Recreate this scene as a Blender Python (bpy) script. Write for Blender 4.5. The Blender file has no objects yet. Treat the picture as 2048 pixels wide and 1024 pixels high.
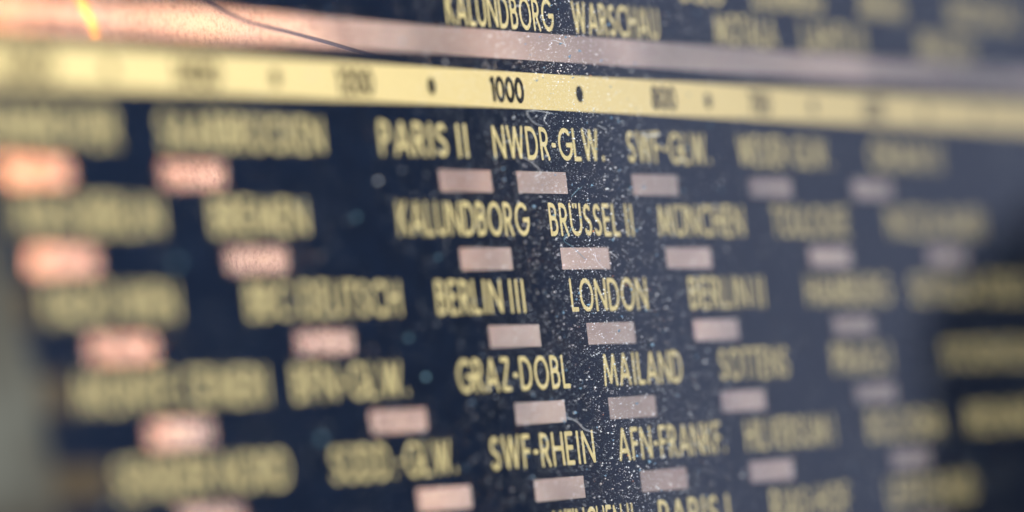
import bpy, bmesh, math, random
import numpy as np
from mathutils import Matrix, Vector

# ------------------------------------------------------------------ units
# 1 Blender unit = 1 cm. Dial coordinates are millimetres on the glass:
# X to the right, Y downwards, Z away from the camera side (0 = printed face).
S = 0.1
def P(X, Y, Z=0.0):
    return Vector((X * S, Z * S, -Y * S))

scene = bpy.context.scene
# ------------------------------------------------------------------ camera
cam_d = bpy.data.cameras.new("camera")
cam = bpy.data.objects.new("camera", cam_d)
scene.collection.objects.link(cam)
right = Vector((.43245, -.89429, -.11505)); up = Vector((.00170, -.12679, .99193)); fwd = Vector((.90166, .42915, .05332))
cam.matrix_world = Matrix(((right.x, up.x, -fwd.x, -18.4882), (right.y, up.y, -fwd.y, -8.7869),
                           (right.z, up.z, -fwd.z, -1.38555), (0, 0, 0, 1)))
cam_d.sensor_width = 36.0
cam_d.lens = 12000 / 2048 * 36.0
cam_d.clip_start = 0.1
cam_d.clip_end = 1000
cam_d.dof.use_dof = True
cam_d.dof.focus_distance = 20.88
cam_d.dof.aperture_fstop = 0.29
cam_d.dof.aperture_blades = 0
scene.camera = cam

# ------------------------------------------------------------------ world, lamps, exposure
world = bpy.data.worlds.new("World"); scene.world = world
world.use_nodes = True
world.node_tree.nodes["Background"].inputs[0].default_value = (.55, .62, .80, 1)
world.node_tree.nodes["Background"].inputs[1].default_value = 0.03
scene.view_settings.view_transform = 'Standard'
scene.view_settings.look = 'None'
scene.view_settings.exposure = 0
scene.view_settings.gamma = 1
scene.cycles.use_denoising = True
scene.cycles.use_adaptive_sampling = False
scene.cycles.denoising_prefilter = 'ACCURATE'
scene.cycles.max_bounces = 8
scene.cycles.transparent_max_bounces = 12
scene.cycles.caustics_reflective = False
scene.cycles.caustics_refractive = False
scene.cycles.sample_clamp_indirect = 6

def area(name, loc, target, sx, sy, power, col, spread=180):
    d = bpy.data.lights.new(name, 'AREA'); d.shape = 'RECTANGLE'
    d.size = sx; d.size_y = sy; d.energy = power; d.color = col; d.spread = math.radians(spread)
    o = bpy.data.objects.new(name, d); scene.collection.objects.link(o)
    o.location = loc
    o.rotation_euler = (Vector(target) - Vector(loc)).to_track_quat('-Z', 'Y').to_euler()
    return o
# soft daylight on the front of the glass, from the upper left
area("window_light", P(-105, -100, -105), P(-5, 2, 0), 7, 7, 8900, (1.0, .925, .835))
# added lamps above and below the gap, lighting the reflector evenly
area("gap_light", P(28, -95, 5.5), P(28, 5, 8.5), 11, 0.9, 3000, (.90, .95, 1.0))
area("gap_light_below", P(28, 95, 5.5), P(28, 5, 8.5), 11, 0.9, 3500, (.90, .95, 1.0))
# warm dial lamps behind the left end of the glass
area("dial_lamp_side", P(-31, 2, 6.0), P(0, 4, 10), 0.7, 3.0, 480, (1.0, .40, .14))

def bulb(name, loc, power, col, r):
    d = bpy.data.lights.new(name, 'POINT'); d.energy = power; d.color = col; d.shadow_soft_size = r
    o = bpy.data.objects.new(name, d); scene.collection.objects.link(o); o.location = loc
    return o
bulb("dial_bulb_warm", P(1, -11.5, 5.5), 75.0, (1.0, .45, .12), .12)
bulb("dial_bulb_warm", P(-10.5, -9.5, 5.2), 32.0, (1.0, .43, .10), .12)  # added close to the folded lip to brighten it
# the pale window of the room that the glass mirrors at its right end
def mirror_point(X, Y, t):
    c = Vector((-184.88, 13.855, -87.87)); p = Vector((X, Y, -.55)); d = (p - c).normalized(); d.z = -d.z
    return p + d * t
def mirror_lamp(name, X, Y, t, sx, sy, radiance, col):
    q = mirror_point(X, Y, t); q0 = mirror_point(X, Y, 0)
    return area(name, P(*q), P(*q0), sx, sy, radiance * math.pi * sx * sy, col, 180)
mirror_lamp("room_window", 84, -4, 320, 14, 26, .21, (.50, .60, 1.0))
mirror_lamp("room_window_bright", 95, -12, 300, 16, 22, .32, (.70, .76, 1.0))

# ------------------------------------------------------------------ materials
def mat(name, col, rough=.5, metal=0.0, spec=.5):
    m = bpy.data.materials.new(name); m.use_nodes = True
    b = m.node_tree.nodes["Principled BSDF"]
    b.inputs["Base Color"].default_value = (*col, 1); b.inputs["Roughness"].default_value = rough
    b.inputs["Metallic"].default_value = metal; b.inputs["Specular IOR Level"].default_value = spec
    return m, m.node_tree, b
def noise(nt, scale, detail=4, rough=.6, coord='Object'):
    tc = nt.nodes.new("ShaderNodeTexCoord"); n = nt.nodes.new("ShaderNodeTexNoise")
    n.inputs["Scale"].default_value = scale; n.inputs["Detail"].default_value = detail; n.inputs["Roughness"].default_value = rough
    nt.links.new(tc.outputs[coord], n.inputs["Vector"]); return n
def ramp(nt, src, stops):
    r = nt.nodes.new("ShaderNodeValToRGB")
    while len(r.color_ramp.elements) < len(stops): r.color_ramp.elements.new(.5)
    for e, (p, c) in zip(r.color_ramp.elements, stops):
        e.position = p; e.color = (*c, 1)
    nt.links.new(src, r.inputs[0]); return r
def bump(nt, b, src, strength, dist):
    n = nt.nodes.new("ShaderNodeBump"); n.inputs["Strength"].default_value = strength; n.inputs["Distance"].default_value = dist
    nt.links.new(src, n.inputs["Height"]); nt.links.new(n.outputs[0], b.inputs["Normal"])

m_navy, nt, b = mat("navy_ink", (.006, .008, .015), .55, spec=.2)
n = noise(nt, 9, 6); r = ramp(nt, n.outputs[0], [(.3, (.002, .006, .021)), (.7, (.0045, .012, .037))])
nt.links.new(r.outputs[0], b.inputs["Base Color"])

m_gold, nt, b = mat("yellow_ink", (.66, .53, .20), .6, spec=.2)
n = noise(nt, 55, 5); r = ramp(nt, n.outputs[0], [(.20, (.16, .13, .07)), (.28, (.60, .50, .25)), (.5, (.74, .63, .34)), (.75, (.82, .71, .42))])
nt.links.new(r.outputs[0], b.inputs["Base Color"])
bump(nt, b, n.outputs[0], .3, .003)

m_strip, nt, b = mat("yellow_scale_ink", (.74, .62, .27), .6, spec=.2)
n = noise(nt, 120, 3, .7); r = ramp(nt, n.outputs[0], [(.25, (.70, .56, .30)), (.75, (.87, .73, .40))])
nt.links.new(r.outputs[0], b.inputs["Base Color"])
bump(nt, b, n.outputs[0], .35, .002)

m_black, _, _ = mat("black_ink", (.01, .01, .013), .5, spec=.2)
m_brown, _, _ = mat("faded_brown_ink", (.075, .058, .042), .6, spec=.2)

# clear lacquer of the windows: mostly see-through with a thin milky film
def film(name, milk, col):
    m = bpy.data.materials.new(name); m.use_nodes = True; nt = m.node_tree
    nt.nodes.remove(nt.nodes["Principled BSDF"]); out = nt.nodes["Material Output"]
    t = nt.nodes.new("ShaderNodeBsdfTransparent"); d = nt.nodes.new("ShaderNodeBsdfDiffuse"); mx = nt.nodes.new("ShaderNodeMixShader")
    d.inputs[0].default_value = (*col, 1); t.inputs[0].default_value = (1, 1, 1, 1)
    mx.inputs[0].default_value = milk
    nt.links.new(t.outputs[0], mx.inputs[1]); nt.links.new(d.outputs[0], mx.inputs[2]); nt.links.new(mx.outputs[0], out.inputs[0])
    return m
m_window = film("milky_clear_lacquer", .10, (.62, .54, .55))

# glass: Fresnel-weighted mirror over a see-through body
m_glass = bpy.data.materials.new("dial_glass"); m_glass.use_nodes = True; nt = m_glass.node_tree
nt.nodes.remove(nt.nodes["Principled BSDF"]); out = nt.nodes["Material Output"]
t = nt.nodes.new("ShaderNodeBsdfTransparent"); g = nt.nodes.new("ShaderNodeBsdfGlossy"); mx = nt.nodes.new("ShaderNodeMixShader"); fr = nt.nodes.new("ShaderNodeFresnel")
fr.inputs[0].default_value = 1.5; g.inputs["Roughness"].default_value = .04; g.inputs[0].default_value = (1, 1, 1, 1)
t.inputs[0].default_value = (.97, .985, .98, 1)
geo = nt.nodes.new("ShaderNodeNewGeometry"); inv = nt.nodes.new("ShaderNodeMath"); inv.operation = 'SUBTRACT'; inv.inputs[0].default_value = 1
mm = nt.nodes.new("ShaderNodeMath"); mm.operation = 'MULTIPLY'; nt.links.new(geo.outputs["Backfacing"], inv.inputs[1])
nt.links.new(fr.outputs[0], mm.inputs[0]); nt.links.new(inv.outputs[0], mm.inputs[1])
nt.links.new(mm.outputs[0], mx.inputs[0]); nt.links.new(t.outputs[0], mx.inputs[1]); nt.links.new(g.outputs[0], mx.inputs[2]); nt.links.new(mx.outputs[0], out.inputs[0])

# coppery lacquered reflector sheet: fine hammered grain, patchy tarnish
m_copper, nt, b = mat("copper_reflector", (.62, .42, .38), .36, .5)
n1 = noise(nt, 1.6, 4, .55); n2 = noise(nt, 42, 5, .8)
r1 = ramp(nt, n1.outputs[0], [(.30, (.30, .24, .25)), (.45, (.54, .44, .41)), (.58, (.66, .53, .48)), (.72, (.72, .62, .56))])
r2 = ramp(nt, n2.outputs[0], [(.32, (.38, .34, .36)), (.52, (.95, .92, .92)), (.8, (1, 1, 1))])
mul = nt.nodes.new("ShaderNodeMixRGB"); mul.blend_type = 'MULTIPLY'; mul.inputs[0].default_value = .8
nt.links.new(r1.outputs[0], mul.inputs[1]); nt.links.new(r2.outputs[0], mul.inputs[2]); nt.links.new(mul.outputs[0], b.inputs["Base Color"])
bump(nt, b, n2.outputs[0], 1.0, .03)
m_tab, nt, b = mat("copper_edge_glint", (1.0, .58, .20), .45, .3)  # orange base colour stands in for the warm glint on the crease
n = noise(nt, 60, 4, .7); bump(nt, b, n.outputs[0], .8, .02)
m_cord, _, _ = mat("grey_cord", (.10, .10, .15), .9, spec=.1)
m_frame, nt, b = mat("grey_green_bezel", (.075, .08, .075), .6)
n = noise(nt, 2.2, 5); bump(nt, b, n.outputs[0], .4, .05)
r = ramp(nt, n.outputs[0], [(.35, (.035, .033, .028)), (.6, (.085, .095, .088))]); nt.links.new(r.outputs[0], b.inputs['Base Color'])
m_dark, _, _ = mat("black_panel", (.006, .006, .007), .5, spec=.3)

# ------------------------------------------------------------------ object helpers
def link(name, verts, faces, m, parent=None, smooth=False):
    me = bpy.data.meshes.new(name); me.from_pydata([tuple(v) for v in verts], [], faces); me.update()
    for x in (m if isinstance(m, list) else [m]): me.materials.append(x)
    if smooth: me.polygons.foreach_set("use_smooth", [True] * len(me.polygons))
    o = bpy.data.objects.new(name, me); scene.collection.objects.link(o)
    if parent: o.parent = parent
    return o
def tag(o, **k):
    for a, v in k.items(): o[a] = v
    return o
def empty(name, **k):
    o = bpy.data.objects.new(name, None); scene.collection.objects.link(o); return tag(o, **k)
def rect_mesh(rects, Z):
    v, f = [], []
    for (x0, x1, y0, y1) in rects:
        i = len(v); v += [P(x0, y0, Z), P(x0, y1, Z), P(x1, y1, Z), P(x1, y0, Z)]; f.append((i, i + 1, i + 2, i + 3))
    return v, f
def box(name, x0, x1, y0, y1, z0, z1, m, parent=None, bev=0.0):
    v = [P(x, y, z) for x in (x0, x1) for y in (y0, y1) for z in (z0, z1)]
    f = [(0, 1, 3, 2), (4, 6, 7, 5), (0, 4, 5, 1), (2, 3, 7, 6), (0, 2, 6, 4), (1, 5, 7, 3)]
    o = link(name, v, f, m, parent)
    bm = bmesh.new(); bm.from_mesh(o.data); bmesh.ops.recalc_face_normals(bm, faces=bm.faces); bm.to_mesh(o.data); bm.free()
    if bev:
        md = o.modifiers.new("bevel", 'BEVEL'); md.width = bev * S; md.segments = 3
    return o
def tube(name, pts, r, m, parent=None, sides=6):
    v, f = [], []; n = len(pts)
    pts = [Vector(p) for p in pts]
    for i, p in enumerate(pts):
        d = (pts[min(i + 1, n - 1)] - pts[max(i - 1, 0)]).normalized()
        a = d.cross(Vector((.13, .9, .3))).normalized(); c = d.cross(a)
        rr = r[i] if isinstance(r, list) else r
        for k in range(sides):
            t = 2 * math.pi * k / sides; v.append(p + (a * math.cos(t) + c * math.sin(t)) * rr)
    for i in range(n - 1):
        for k in range(sides):
            k2 = (k + 1) % sides
            f.append((i * sides + k, i * sides + k2, (i + 1) * sides + k2, (i + 1) * sides + k))
    f.append(tuple(range(sides))[::-1]); f.append(tuple((n - 1) * sides + k for k in range(sides)))
    return link(name, v, f, m, parent, True)
def spline(ctrl, n):
    out = []; c = [ctrl[0]] + list(ctrl) + [ctrl[-1]]
    for i in range(1, len(c) - 2):
        p0, p1, p2, p3 = (np.array(c[i + k], float) for k in (-1, 0, 1, 2))
        for t in np.linspace(0, 1, n, endpoint=False):
            out.append(.5 * ((2 * p1) + (-p0 + p2) * t + (2 * p0 - 5 * p1 + 4 * p2 - p3) * t * t + (-p0 + 3 * p1 - 3 * p2 + p3) * t ** 3))
    out.append(np.array(ctrl[-1], float)); return out

# ------------------------------------------------------------------ lettering: strokes -> one clean outline per glyph
H = .069
def ln(*a):
    return [("L", a[i], a[i + 1], a[i + 2], a[i + 3]) for i in range(0, len(a) - 3, 2)]
def ar(cx, cy, rx, ry, a0, a1):
    n = 14; p = [(cx + rx * math.cos(math.radians(a0 + (a1 - a0) * i / n)), cy + ry * math.sin(math.radians(a0 + (a1 - a0) * i / n))) for i in range(n + 1)]
    return [("C", p[i][0], p[i][1], p[i + 1][0], p[i + 1][1]) for i in range(n)]
h = H
G = {}
G['A'] = (.84, ln(h, 0, .42, .98) + ln(.42, .98, .84 - h, 0) + ln(.20, .30, .64, .30))
G['B'] = (.60, ln(h, 0, h, 1) + ln(h, 1 - h, .30, 1 - h) + ar(.30, .73, .17, .18, 90, -90) + ln(h, .54, .30, .54) + ar(.32, .315, .19, .227, 90, -90) + ln(h, h, .32, h))
G['C'] = (.80, ar(.52, .5, .43, .5 - h, 52, 308))
G['D'] = (.78, ln(h, 0, h, 1) + ln(h, 1 - h, .30, 1 - h) + ar(.30, .5, .39, .5 - h, 90, -90) + ln(.30, h, h, h))
G['E'] = (.54, ln(h, 0, h, 1) + ln(h, 1 - h, .50, 1 - h) + ln(h, .52, .48, .52) + ln(h, h, .50, h))
G['F'] = (.52, ln(h, 0, h, 1) + ln(h, 1 - h, .50, 1 - h) + ln(h, .50, .46, .50))
G['G'] = (.88, ar(.50, .5, .42, .5 - h, 48, 360) + ln(.54, .48, .92, .48))
G['H'] = (.72, ln(h, 0, h, 1) + ln(.72 - h, 0, .72 - h, 1) + ln(h, .52, .72 - h, .52))
G['I'] = (.25, ln(.125, 0, .125, 1))
G['J'] = (.42, ln(.42 - h, 1, .42 - h, .25) + ar(.18, .25, .15, .16, 0, -120))
G['K'] = (.66, ln(h, 0, h, 1) + ln(.58, .98, .14, .50) + ln(.20, .54, .60, .02))
G['L'] = (.50, ln(h, 0, h, 1) + ln(h, h, .48, h))
G['M'] = (1.0, ln(.08, 0, .20, .97) + ln(.20, .97, .50, .08) + ln(.50, .08, .80, .97) + ln(.80, .97, .92, 0))
G['N'] = (.78, ln(h, 0, h, .98) + ln(h, .96, .78 - h, .04) + ln(.78 - h, .02, .78 - h, 1))
G['O'] = (.94, ar(.47, .5, .47 - h, .5 - h + .01, 0, 360))
G['P'] = (.56, ln(h, 0, h, 1) + ln(h, 1 - h, .28, 1 - h) + ar(.28, .685, .20, .227, 90, -90) + ln(.28, .46, h, .46))
G['R'] = (.60, ln(h, 0, h, 1) + ln(h, 1 - h, .28, 1 - h) + ar(.28, .695, .20, .217, 90, -90) + ln(.28, .48, h, .48) + ln(.26, .48, .54, .0))
G['S'] = (.58, ar(.30, .715, .195, .20, 35, 250) + ar(.28, .285, .205, .205, 78, -150) + ln(.225, .53, .34, .485))
G['T'] = (.56, ln(.28, 0, .28, 1) + ln(.02, 1 - h, .54, 1 - h))
G['U'] = (.72, ln(h, 1, h, .36) + ar(.36, .36, .36 - h, .36 - h, 180, 360) + ln(.72 - h, .36, .72 - h, 1))
G['Ü'] = (.84, ln(h, 1, h, .38) + ar(.42, .38, .42 - h, .38 - h, 180, 360) + ln(.84 - h, .38, .84 - h, 1) + ln(.32, .84, .32, .99) + ln(.52, .84, .52, .99))
G['V'] = (.78, ln(.08, 1, .39, .03) + ln(.39, .03, .70, 1))
G['W'] = (1.12, ln(.08, 1, .32, .03) + ln(.32, .03, .56, .97) + ln(.56, .97, .80, .03) + ln(.80, .03, 1.04, 1))
G['X'] = (.72, ln(.1, 0, .62, 1) + ln(.1, 1, .62, 0))
G['Y'] = (.70, ln(.1, 1, .35, .46) + ln(.6, 1, .35, .46) + ln(.35, .48, .35, 0))
G['Z'] = (.64, ln(.05, 1 - h, .56, 1 - h) + ln(.54, .93, .10, .07) + ln(.08, h, .60, h))
G['-'] = (.34, ln(.03, .46, .31, .46))
G['.'] = (.20, ln(.10, .02, .10, .19))
G['0'] = (.62, ar(.31, .5, .31 - h, .5 - h, 0, 360))
G['1'] = (.34, ln(.24, 0, .24, 1) + ln(.24, .93, .06, .78))
G['2'] = (.60, ar(.30, .70, .21, .215, 160, -35) + ln(.47, .58, .10, .09) + ln(.07, h, .56, h))
G['4'] = (.62, ln(.44, 0, .44, 1) + ln(.43, .96, .08, .30) + ln(.05, .27, .60, .27))
G['6'] = (.60, ar(.30, .31, .215, .225, 0, 360) + ln(.14, .40, .40, .98))
G['7'] = (.58, ln(.04, 1 - h, .53, 1 - h) + ln(.51, .95, .20, .0))
G['8'] = (.60, ar(.30, .73, .175, .185, 0, 360) + ar(.30, .29, .215, .205, 0, 360))
SPACE = .30
random.seed(5)
def glyph_mesh(ch, N=26, half=H):
    w, st = G[ch]
    pad = .12; step = 1.0 / N
    xs = np.arange(-pad, w + pad + step, step); ys = np.arange(-pad, 1 + pad + step, step)
    XX, YY = np.meshgrid(xs, ys, indexing='ij'); D = np.full(XX.shape, 9.0)
    for k, x0, y0, x1, y1 in st:
        dx, dy = x1 - x0, y1 - y0; L = math.hypot(dx, dy) + 1e-9; ux, uy = dx / L, dy / L
        px, py = XX - (x0 + x1) / 2, YY - (y0 + y1) / 2
        a = np.abs(px * ux + py * uy) ; c = np.abs(-px * uy + py * ux)
        if k == "L":
            rr = .035; qa = a - (L / 2 - rr); qc = c - (half - rr)
            d = np.hypot(np.maximum(qa, 0), np.maximum(qc, 0)) + np.minimum(np.maximum(qa, qc), 0) - rr
        else:
            d = np.hypot(np.maximum(a - L / 2, 0), c) - half
        D = np.minimum(D, d)
    # slightly uneven ink edge
    D = D + .006 * np.sin(XX * 37 + YY * 23) * np.sin(YY * 31 - XX * 11)
    V, F, cache = [], [], {}
    def vid(key, x, y):
        if key not in cache: cache[key] = len(V); V.append((x, y))
        return cache[key]
    nx, ny = D.shape
    for i in range(nx - 1):
        for j in range(ny - 1):
            cs = [(i, j), (i + 1, j), (i + 1, j + 1), (i, j + 1)]
            dv = [D[c] for c in cs]
            if min(dv) > 0: continue
            poly = []
            for a in range(4):
                b_ = (a + 1) % 4; A, B = cs[a], cs[b_]
                if dv[a] <= 0: poly.append(vid(A, xs[A[0]], ys[A[1]]))
                if (dv[a] <= 0) != (dv[b_] <= 0):
                    t = dv[a] / (dv[a] - dv[b_]); key = (min(A, B), max(A, B))
                    poly.append(vid(key, xs[A[0]] + (xs[B[0]] - xs[A[0]]) * t, ys[A[1]] + (ys[B[1]] - ys[A[1]]) * t))
            if len(poly) >= 3: F.append(tuple(poly))
    return w, V, F
GM = {}
def word_mesh(text, X0, X1, Ytop, Ybot, Z, gap=.13, half=H):
    pen = 0; items = []
    for ch in text:
        if ch == ' ': pen += SPACE; continue
        key = (ch, half)
        if key not in GM: GM[key] = glyph_mesh(ch, half=half)
        items.append((pen, GM[key])); pen += GM[key][0] + gap
    tot = pen - gap; sx = (X1 - X0) / tot; sy = Ybot - Ytop
    v, f = [], []
    for pen, (w, V, F) in items:
        i = len(v)
        v += [P(X0 + (pen + x) * sx, Ybot - y * sy, Z) for x, y in V]
        f += [tuple(i + k for k in q) for q in F]
    return v, f

# ------------------------------------------------------------------ the dial glass
XL, XR, YT, YB = -37.5, 76.0, -24.0, 26.0
dial = empty("dial_glass", label="dark navy radio dial glass printed with yellow station names", category="radio dial")
PITCH, WH, WW = 2.6525, .765, 4.0
wins = {0: [-33.94, -24.3, -5.17, .83, 10.35, 20.91, 31.05],
        1: [-32.91, -20.74, -4.3, 3.66, 12.57, 25.96, 38.2],
        2: [-29.96, -16.8, -2.77, 5.08, 14.29, 27.46],
        3: [-26.95, -12.22, -1.45, 6.16, 16.01, 28.93],
        4: [-25.57, -9.52, -.62, 8.13, 17.85, 31.72],
        5: [-22.3, -6.6, 1.6, 10.4, 20.6, 33.2]}
cuts = {-99: (-4.88, -3.90, [XL + .4], XR - XL - 3)}
bands = [(-4.88, -3.90, [(XL + .5, XR - 2)])]
for r_, xs_ in wins.items():
    bands.append((r_ * PITCH, r_ * PITCH + WH, [(x, x + WW) for x in xs_]))
rects = []; y = YT
for y0, y1, holes in bands:
    rects.append((XL, XR, y, y0)); x = XL
    for a, c in holes:
        rects.append((x, a, y0, y1)); x = c
    rects.append((x, XR, y0, y1)); y = y1
rects.append((XL, XR, y, YB))
link("ink_panel", *rect_mesh(rects, 0), m_navy, dial)
pw = link("pointer_window", *rect_mesh([(XL + .5, XR - 2, -4.88, -3.90)], .012), m_window, dial)
for r_, xs_ in wins.items():
    for x in xs_:
        link("clear_window", *rect_mesh([(x, x + WW, r_ * PITCH, r_ * PITCH + WH)], .012), m_window, dial)
box("glass_pane", XL, XR, YT, YB, -.58, -.045, m_glass, dial)

strip = link("scale_strip", *rect_mesh([(XL, XR, -3.45, -2.17)], -.012), m_strip, dial)
for t_, a, c in (("1600", -33.47, -30.2), ("1400", -22.9, -19.9), ("1200", -11.94, -9.33), ("1000", -.52, 2.14), ("800", 12.88, 15.01),
                 ("700", 21.76, 23.75), ("600", 33.01, 35.2)):
    o = link("numeral", *word_mesh(t_, a, c, -3.25, -2.38, -.022, gap=.06, half=.10), m_black, strip)
    o["label"] = "black scale number " + t_
for x in (-26.86, -16.16, -5.01, 6.72, 17.95, 27.95, 39.62, 45.72):
    v = [P(x + .29 * math.cos(a), -2.80 + .29 * math.sin(a), -.022) for a in np.linspace(0, 2 * math.pi, 28, endpoint=False)]
    link("scale_dot", v, [tuple(range(28))], m_black, strip)

rows = {
 0: [("HANNOVER", -35.2, -26.85), ("SAARBRÜCKEN", -24.18, -13.3), ("PARIS II", -9.31, -2.66), ("NWDR-GLW.", -.76, 8.23), ("SWF-GLW.", 10.24, 17.56), ("WESER-GLW.", 20.19, 29.04), ("ORAN II", 33.12, 40.67)],
 1: [("RIAS BERLIN", -33.29, -24.66), ("BREMEN", -21.47, -15.06), ("KALUNDBORG", -8.64, 1.3), ("BRÜSSEL II", 3.03, 10.05), ("MÜNCHEN", 12.18, 19.92), ("TOULOUSE", 22.71, 30.09), ("NIZZA BARI", 34.21, 44.53)],
 2: [("RADIO WIEN", -32.28, -24.33), ("BBC-DEUTSCH", -19.75, -9.13), ("BERLIN III", -6.47, .39), ("LONDON", 4.03, 10.48), ("BERLIN II", 14.22, 21.11), ("HAMBURG", 25.15, 33.53), ("SEVILLA OSLO", 35.74, 49.11)],
 3: [("MONTE CENERI", -30.96, -19.02), ("BFN-GLW.", -17.31, -9.25), ("GRAZ-DOBL", -5.58, 3.22), ("MAILAND", 5.99, 12.79), ("SOTTENS", 16.16, 22.56), ("PRAG I", 26.95, 32.8), ("STOCKHOLM", 38.37, 49.39)],
 4: [("SENDER NORD", -29.25, -18.22), ("SÜDD.-GLW.", -15.36, -6.34), ("SWF-RHEIN", -3.75, 4.55), ("AFN-FRANKF.", 6.51, 15.93), ("HILVERSUM I", 17.77, 26.29), ("BOLOGNA", 29.65, 37.52), ("RENNES", 40.25, 49.67)],
 5: [("MÜNCHEN II", .45, 7.17), ("PARIS I", 9.31, 15.61), ("RIAS-HOF", 19.41, 26.96), ("LEIPZIG BUD", 30.87, 40.21)],
}
def text_width(t_, gap=.13):
    return sum(SPACE if ch == ' ' else G[ch][0] + gap for ch in t_) - gap
def station(t_, a, c, y0):
    k = (c - a) / text_width(t_); pen = a; first = None
    for w_ in t_.split(' '):
        wd = text_width(w_) * k
        o = link("station_name" if first is None else "second_word", *word_mesh(w_, pen, pen + wd, y0, y0 + 1.17, -.014), m_gold, first or dial)
        if first is None: first = o
        pen += wd + (.13 + SPACE) * k
    first["label"] = "yellow station name " + t_
for r_, l in rows.items():
    for t_, a, c in l: station(t_, a, c, -1.57 + PITCH * r_)
for t_, a, c in (("KALUNDBORG", -3.23, 5.2), ("WARSCHAU", 6.86, 14.25), ("MOTALA", 19.36, 25.12), ("LAHTI II", 27.67, 34.04), ("BRASOV", 39.87, 45.79)):
    station(t_, a, c, -6.12)
for t_, a, c in (("OSLO", 16.32, 20.53), ("LUXEMBURG", 23.26, 30.1), ("ANKARA", 33.93, 38.66), ("MOSKAU", 43.58, 51.5)):
    station(t_, a, c, -7.62)
for r_, x1 in ((2, -33.0), (3, -31.4), (4, -29.7)):
    link("faded_bar", *rect_mesh([(XL + 2.2, x1, -1.57 + PITCH * r_, -.4 + PITCH * r_)], -.01), m_brown, dial)

# ------------------------------------------------------------------ behind the glass
refl = empty("reflector_sheet", label="dull copper coloured metal sheet seen through the clear windows", category="reflector")
random.seed(3)
nx_, ny_ = 120, 50; v, f = [], []
def bulge(X, Y):
    return .25 * math.sin(X * .21 + 1) * math.sin(Y * .17) + .10 * math.sin(X * .55 + Y * .3)
for i in range(nx_ + 1):
    for j in range(ny_ + 1):
        X = -34 + 150 * i / nx_; Y = -24 + 50 * j / ny_
        v.append(P(X, Y, 10 + bulge(X, Y)))
for i in range(nx_):
    for j in range(ny_):
        a = i * (ny_ + 1) + j; f.append((a, a + 1, a + ny_ + 2, a + ny_ + 1))
link("metal_sheet", v, f, m_copper, refl, True)
# the folded lip on the sheet, its warm glint put into the colour
c = spline([(-12.6, -8.6, 9.7), (-11.6, -7.5, 9.65), (-10.8, -6.7, 9.65), (-10.2, -6.15, 9.7), (-9.8, -5.8, 9.85)], 8)
tube("folded_lip", [P(*p) for p in c], [.006 + .011 * min(1, i / 10) for i in range(len(c))], m_tab, refl, 8)
c = spline([(-10.3, -6.6, 6), (-6.69, -5.88, 6), (-3.16, -5.54, 6), (-.25, -5.26, 6), (2.72, -4.93, 6), (7.5, -4.45, 6), (14, -4.0, 6)], 8)
tag(tube("tuning_string", [P(*p) for p in c], .0065, m_cord), label="thin grey tuning cord crossing behind the upper clear band", category="cord")

# ------------------------------------------------------------------ frame at the left end, added unseen dark panel the glass mirrors at right
edge = [(-38.6, YT - 5), (-37.6, -8), (-36.2, 2), (-34.9, 7), (-34.2, 14), (-34.0, YB + 5)]
v = []
for dx, z in ((0, -.62), (-.25, -1.1), (-.9, -1.5)):
    v += [P(x + dx, y, z) for x, y in edge]
v += [P(-75, y, -1.7) for x, y in edge] + [P(-75, y, -.62) for x, y in edge]
ne = len(edge); f = []
for k in range(5):
    for i in range(ne - 1):
        a = k * ne + i; b2 = ((k + 1) % 5) * ne + i
        f.append((a, a + 1, b2 + 1, b2))
f.append(tuple(k * ne for k in range(5))); f.append(tuple(k * ne + ne - 1 for k in range(4, -1, -1)))
fr_ = link("bezel_frame", v, f, m_frame)
tag(fr_, label="grey green bezel at the left end of the dial", category="bezel")

c = [mirror_point(X, Y, 75) for X, Y in ((51, .5), (41.5, 2.8), (35, 5.5), (33, 12), (33, 26), (95, 26), (95, 1.5))]
n_ = len(c); v = [P(*q) for q in c] + [P(*q) + Vector((1.2, .4, 0)) for q in c]
f = [tuple(range(n_)), tuple(range(2 * n_ - 1, n_ - 1, -1))] + [(i, (i + 1) % n_, n_ + (i + 1) % n_, n_ + i) for i in range(n_)]
tag(link("unseen_dark_panel", v, f, m_dark), label="added black panel out of view, mirrored at the lower right of the glass", category="dark panel")  # added out of view to darken the mirrored corner

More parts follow.
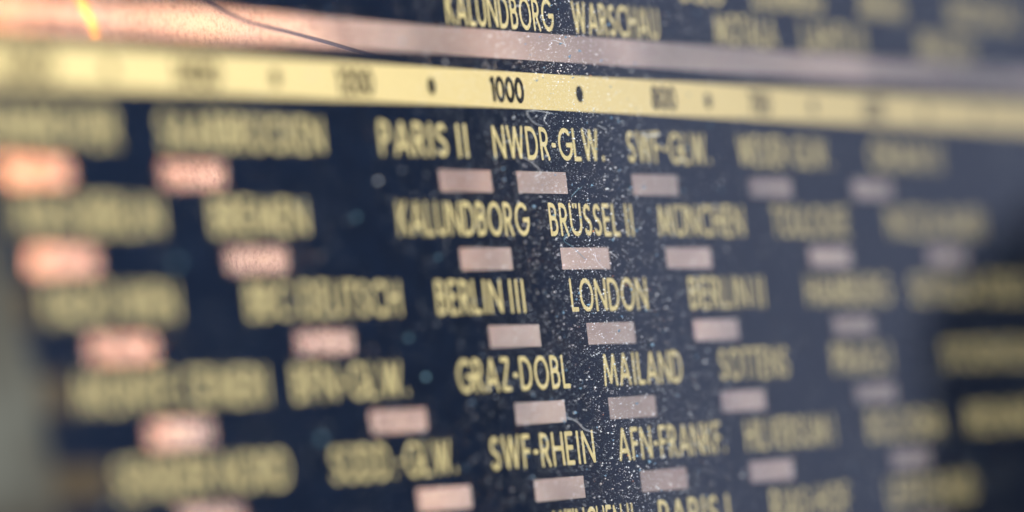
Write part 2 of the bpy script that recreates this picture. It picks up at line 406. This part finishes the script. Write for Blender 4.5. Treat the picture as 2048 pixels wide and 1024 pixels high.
# ------------------------------------------------------------------ dust on the front of the glass
m_dust, nt, b = mat("white_dust", (.76, .86, 1.0), .9)
m_dust2, _, _ = mat("cyan_dust", (.16, .30, .48), .9)
m_dust3, _, _ = mat("rusty_dust", (.6, .25, .12), .9)
rng = np.random.default_rng(11)
def lint(ctrl, r, m, label, kinds='lint_fibre'):
    c = spline([(a[0] - 1.24, a[1], -.60 - (a[2] if len(a) > 2 else .01)) for a in ctrl], 6)
    tag(tube('lint_fibre', [P(*p) for p in c], r * .45 * S, m, None, 5), label=label, category='lint', group='lint fibres stuck to the dial glass')
m_lint, _, _ = mat("pale_lint", (.62, .70, .82), .8)
m_lint2, _, _ = mat("cyan_lint", (.14, .30, .42), .8)
LINT = [
 ([(3.3, -1.5), (2.6, -1.62), (2.2, -1.95), (3.0, -2.02), (4.3, -1.95)], .022, m_lint, "forked pale fibre under the yellow scale, above NWDR"),
 ([(3.8, -1.93), (3.5, -1.7), (3.75, -1.55)], .02, m_lint, "short curl beside the forked fibre above NWDR"),
 ([(1.35, -.42), (2.2, -.2), (2.75, .12), (2.2, .3)], .026, m_lint, "curved pale hair hanging below the W of NWDR"),
 ([(6.6, -1.5), (6.9, -1.38), (6.75, -1.3), (7.0, -1.12)], .02, m_lint, "small bright squiggle left of the G in GLW"),
 ([(4.9, 2.0), (4.0, 2.45), (4.6, 2.7), (5.6, 3.15)], .020, m_lint2, "bluish bent fibre crossing the window above LONDON"),
 ([(6.4, 2.9), (6.5, 3.2), (7.1, 3.5)], .016, m_lint, "thin pale fibre below the window above LONDON"),
 ([(7.7, 2.9), (8.3, 3.1)], .022, m_lint, "short straight fibre inside the window above LONDON"),
 ([(2.55, 8.6), (3.3, 8.75), (3.9, 9.05), (4.8, 9.2)], .034, m_lint, "thick wavy fibre above the RHEIN lettering"),
 ([(5.0, .95), (5.6, .7), (5.95, .62)], .018, m_lint2, "cyan fibre under the second window of the first row"),
 ([(5.0, -4.55), (5.8, -4.45), (6.0, -4.35), (5.8, -4.6)], .02, m_lint, "tiny hooked fibre on the upper clear band"),
 ([(7.9, -1.6), (8.6, -1.45)], .02, m_lint, "short fibre at the lower edge of the yellow scale"),
 ([(11.6, -1.35), (12.4, -1.3), (13.2, -1.38)], .05, m_lint, "blurred clump of lint above SWF"),
]
for a in LINT: lint(*a)
def flake(X, Y, r, m, label):
    bm = bmesh.new(); bmesh.ops.create_icosphere(bm, subdivisions=1, radius=r * S)
    for v_ in bm.verts: v_.co *= random.uniform(.7, 1.3)
    me = bpy.data.meshes.new("dust_flake"); bm.to_mesh(me); bm.free(); me.materials.append(m)
    o = bpy.data.objects.new("dust_flake", me); scene.collection.objects.link(o); o.location = P(X - 1.24, Y, -.585 - r)
    tag(o, label=label, category='dust flake', group='dust flakes on the dial glass')
for X, Y, r, m_, lb in (
  (-8.93, 5.7, .13, m_lint2, "teal blurred flake left of BERLIN III"), (-11.7, 1.75, .12, m_lint2, "teal blurred flake left of KALUNDBORG"),
  (-9.8, .55, .10, m_lint, "pale blurred flake below PARIS"), (-6.0, 3.05, .08, m_lint2, "small teal flake below KALUNDBORG, left of its window"),
  (-7.96, 7.0, .11, m_lint2, "teal flake left of GRAZ"), (-15.9, 8.8, .16, m_lint2, "blue blurred flake left of the SÜDD lettering"),
  (9.4, 11.3, .055, m_lint, "bright flake above PARIS I, right one of two"), (8.5, 11.45, .05, m_lint, "bright flake above PARIS I, left one of two"),
  (16.9, 11.1, .075, m_lint, "round pale flake right of PARIS I"), (3.1, 11.0, .06, m_lint, "white flake on the window below RHEIN"),
  (13.2, -1.0, .05, m_lint, "pale flake above the F of SWF"), (17.3, 1.2, .06, m_lint, "pale flake above MÜNCHEN"), (14.7, 6.9, .08, m_lint, "pale flake between MAILAND and SOTTENS"),
  (6.2, 9.0, .045, m_lint, "bright flake between RHEIN and AFN"), (9.3, .9, .05, m_lint, "bright flake below SWF"),
  (1.0, -4.7, .05, m_lint, "bright flake on the upper clear band"), (-24, 3.2, .14, m_lint2, "large blue flake left of the BREMEN window")):
    flake(X, Y, r * .62, m_, lb)
def dust(n):
    X = rng.uniform(XL + .2, 56, n); Y = rng.uniform(-9.5, 14.5, n)
    q = int(n * .62); X[-q:] = rng.normal(4.5, 5.5, q) + Y[-q:] * .15
    k = int(n * .25); cx = rng.uniform(XL, 56, 260); cy = rng.uniform(-9, 14, 260); ci = rng.integers(0, 260, k)
    X[:k] = cx[ci] + rng.normal(0, 1.1, k); Y[:k] = cy[ci] + rng.normal(0, .9, k)
    keep = (X > XL + .1) & (X < 70); X, Y = X[keep], Y[keep]; n = len(X)
    R_ = np.clip(0.0068 * np.exp(rng.normal(0, .55, n)), .003, .026)
    big = rng.random(n) < .006; R_[big] = rng.uniform(.025, .05, big.sum())
    base = np.array([[1, 1, 1], [1, -1, -1], [-1, 1, -1], [-1, -1, 1]], float) / 1.3
    M = rng.normal(0, 1, (n, 3, 3)); Q, _ = np.linalg.qr(M)
    st = rng.uniform(.6, 1.7, (n, 1, 3))
    V = (base[None] * st) @ Q * R_[:, None, None]
    C = np.stack([X, np.full(n, 0.), Y], 1)
    V = V * 1.0
    zmin = V[:, :, 1].max(1)      # rest on the pane
    V[:, :, 0] += X[:, None]; V[:, :, 2] += -Y[:, None]; V[:, :, 1] += (-.582 - zmin)[:, None]
    V = V.reshape(-1, 3) * S
    idx = (np.arange(n) * 4)[:, None, None] + np.array([[0, 1, 2], [0, 3, 1], [0, 2, 3], [1, 3, 2]])[None]
    idx = idx.reshape(-1, 3)
    me = bpy.data.meshes.new("dust")
    me.vertices.add(len(V)); me.vertices.foreach_set("co", V.ravel())
    me.loops.add(idx.size); me.loops.foreach_set("vertex_index", idx.ravel().astype(np.int32))
    me.polygons.add(len(idx)); me.polygons.foreach_set("loop_start", np.arange(0, idx.size, 3, dtype=np.int32))
    for m_ in (m_dust, m_dust2, m_dust3): me.materials.append(m_)
    mi = rng.choice([0, 1, 2], n, p=[.955, .035, .01]); mi[big] = 1; mi = np.repeat(mi, 4).astype(np.int32)
    me.polygons.foreach_set("material_index", mi)
    me.update(); me.validate()
    o = bpy.data.objects.new("dust", me); scene.collection.objects.link(o)
    return tag(o, kind="stuff", label="fine pale dust specks scattered over the dial glass", category="dust")
dust(32000)
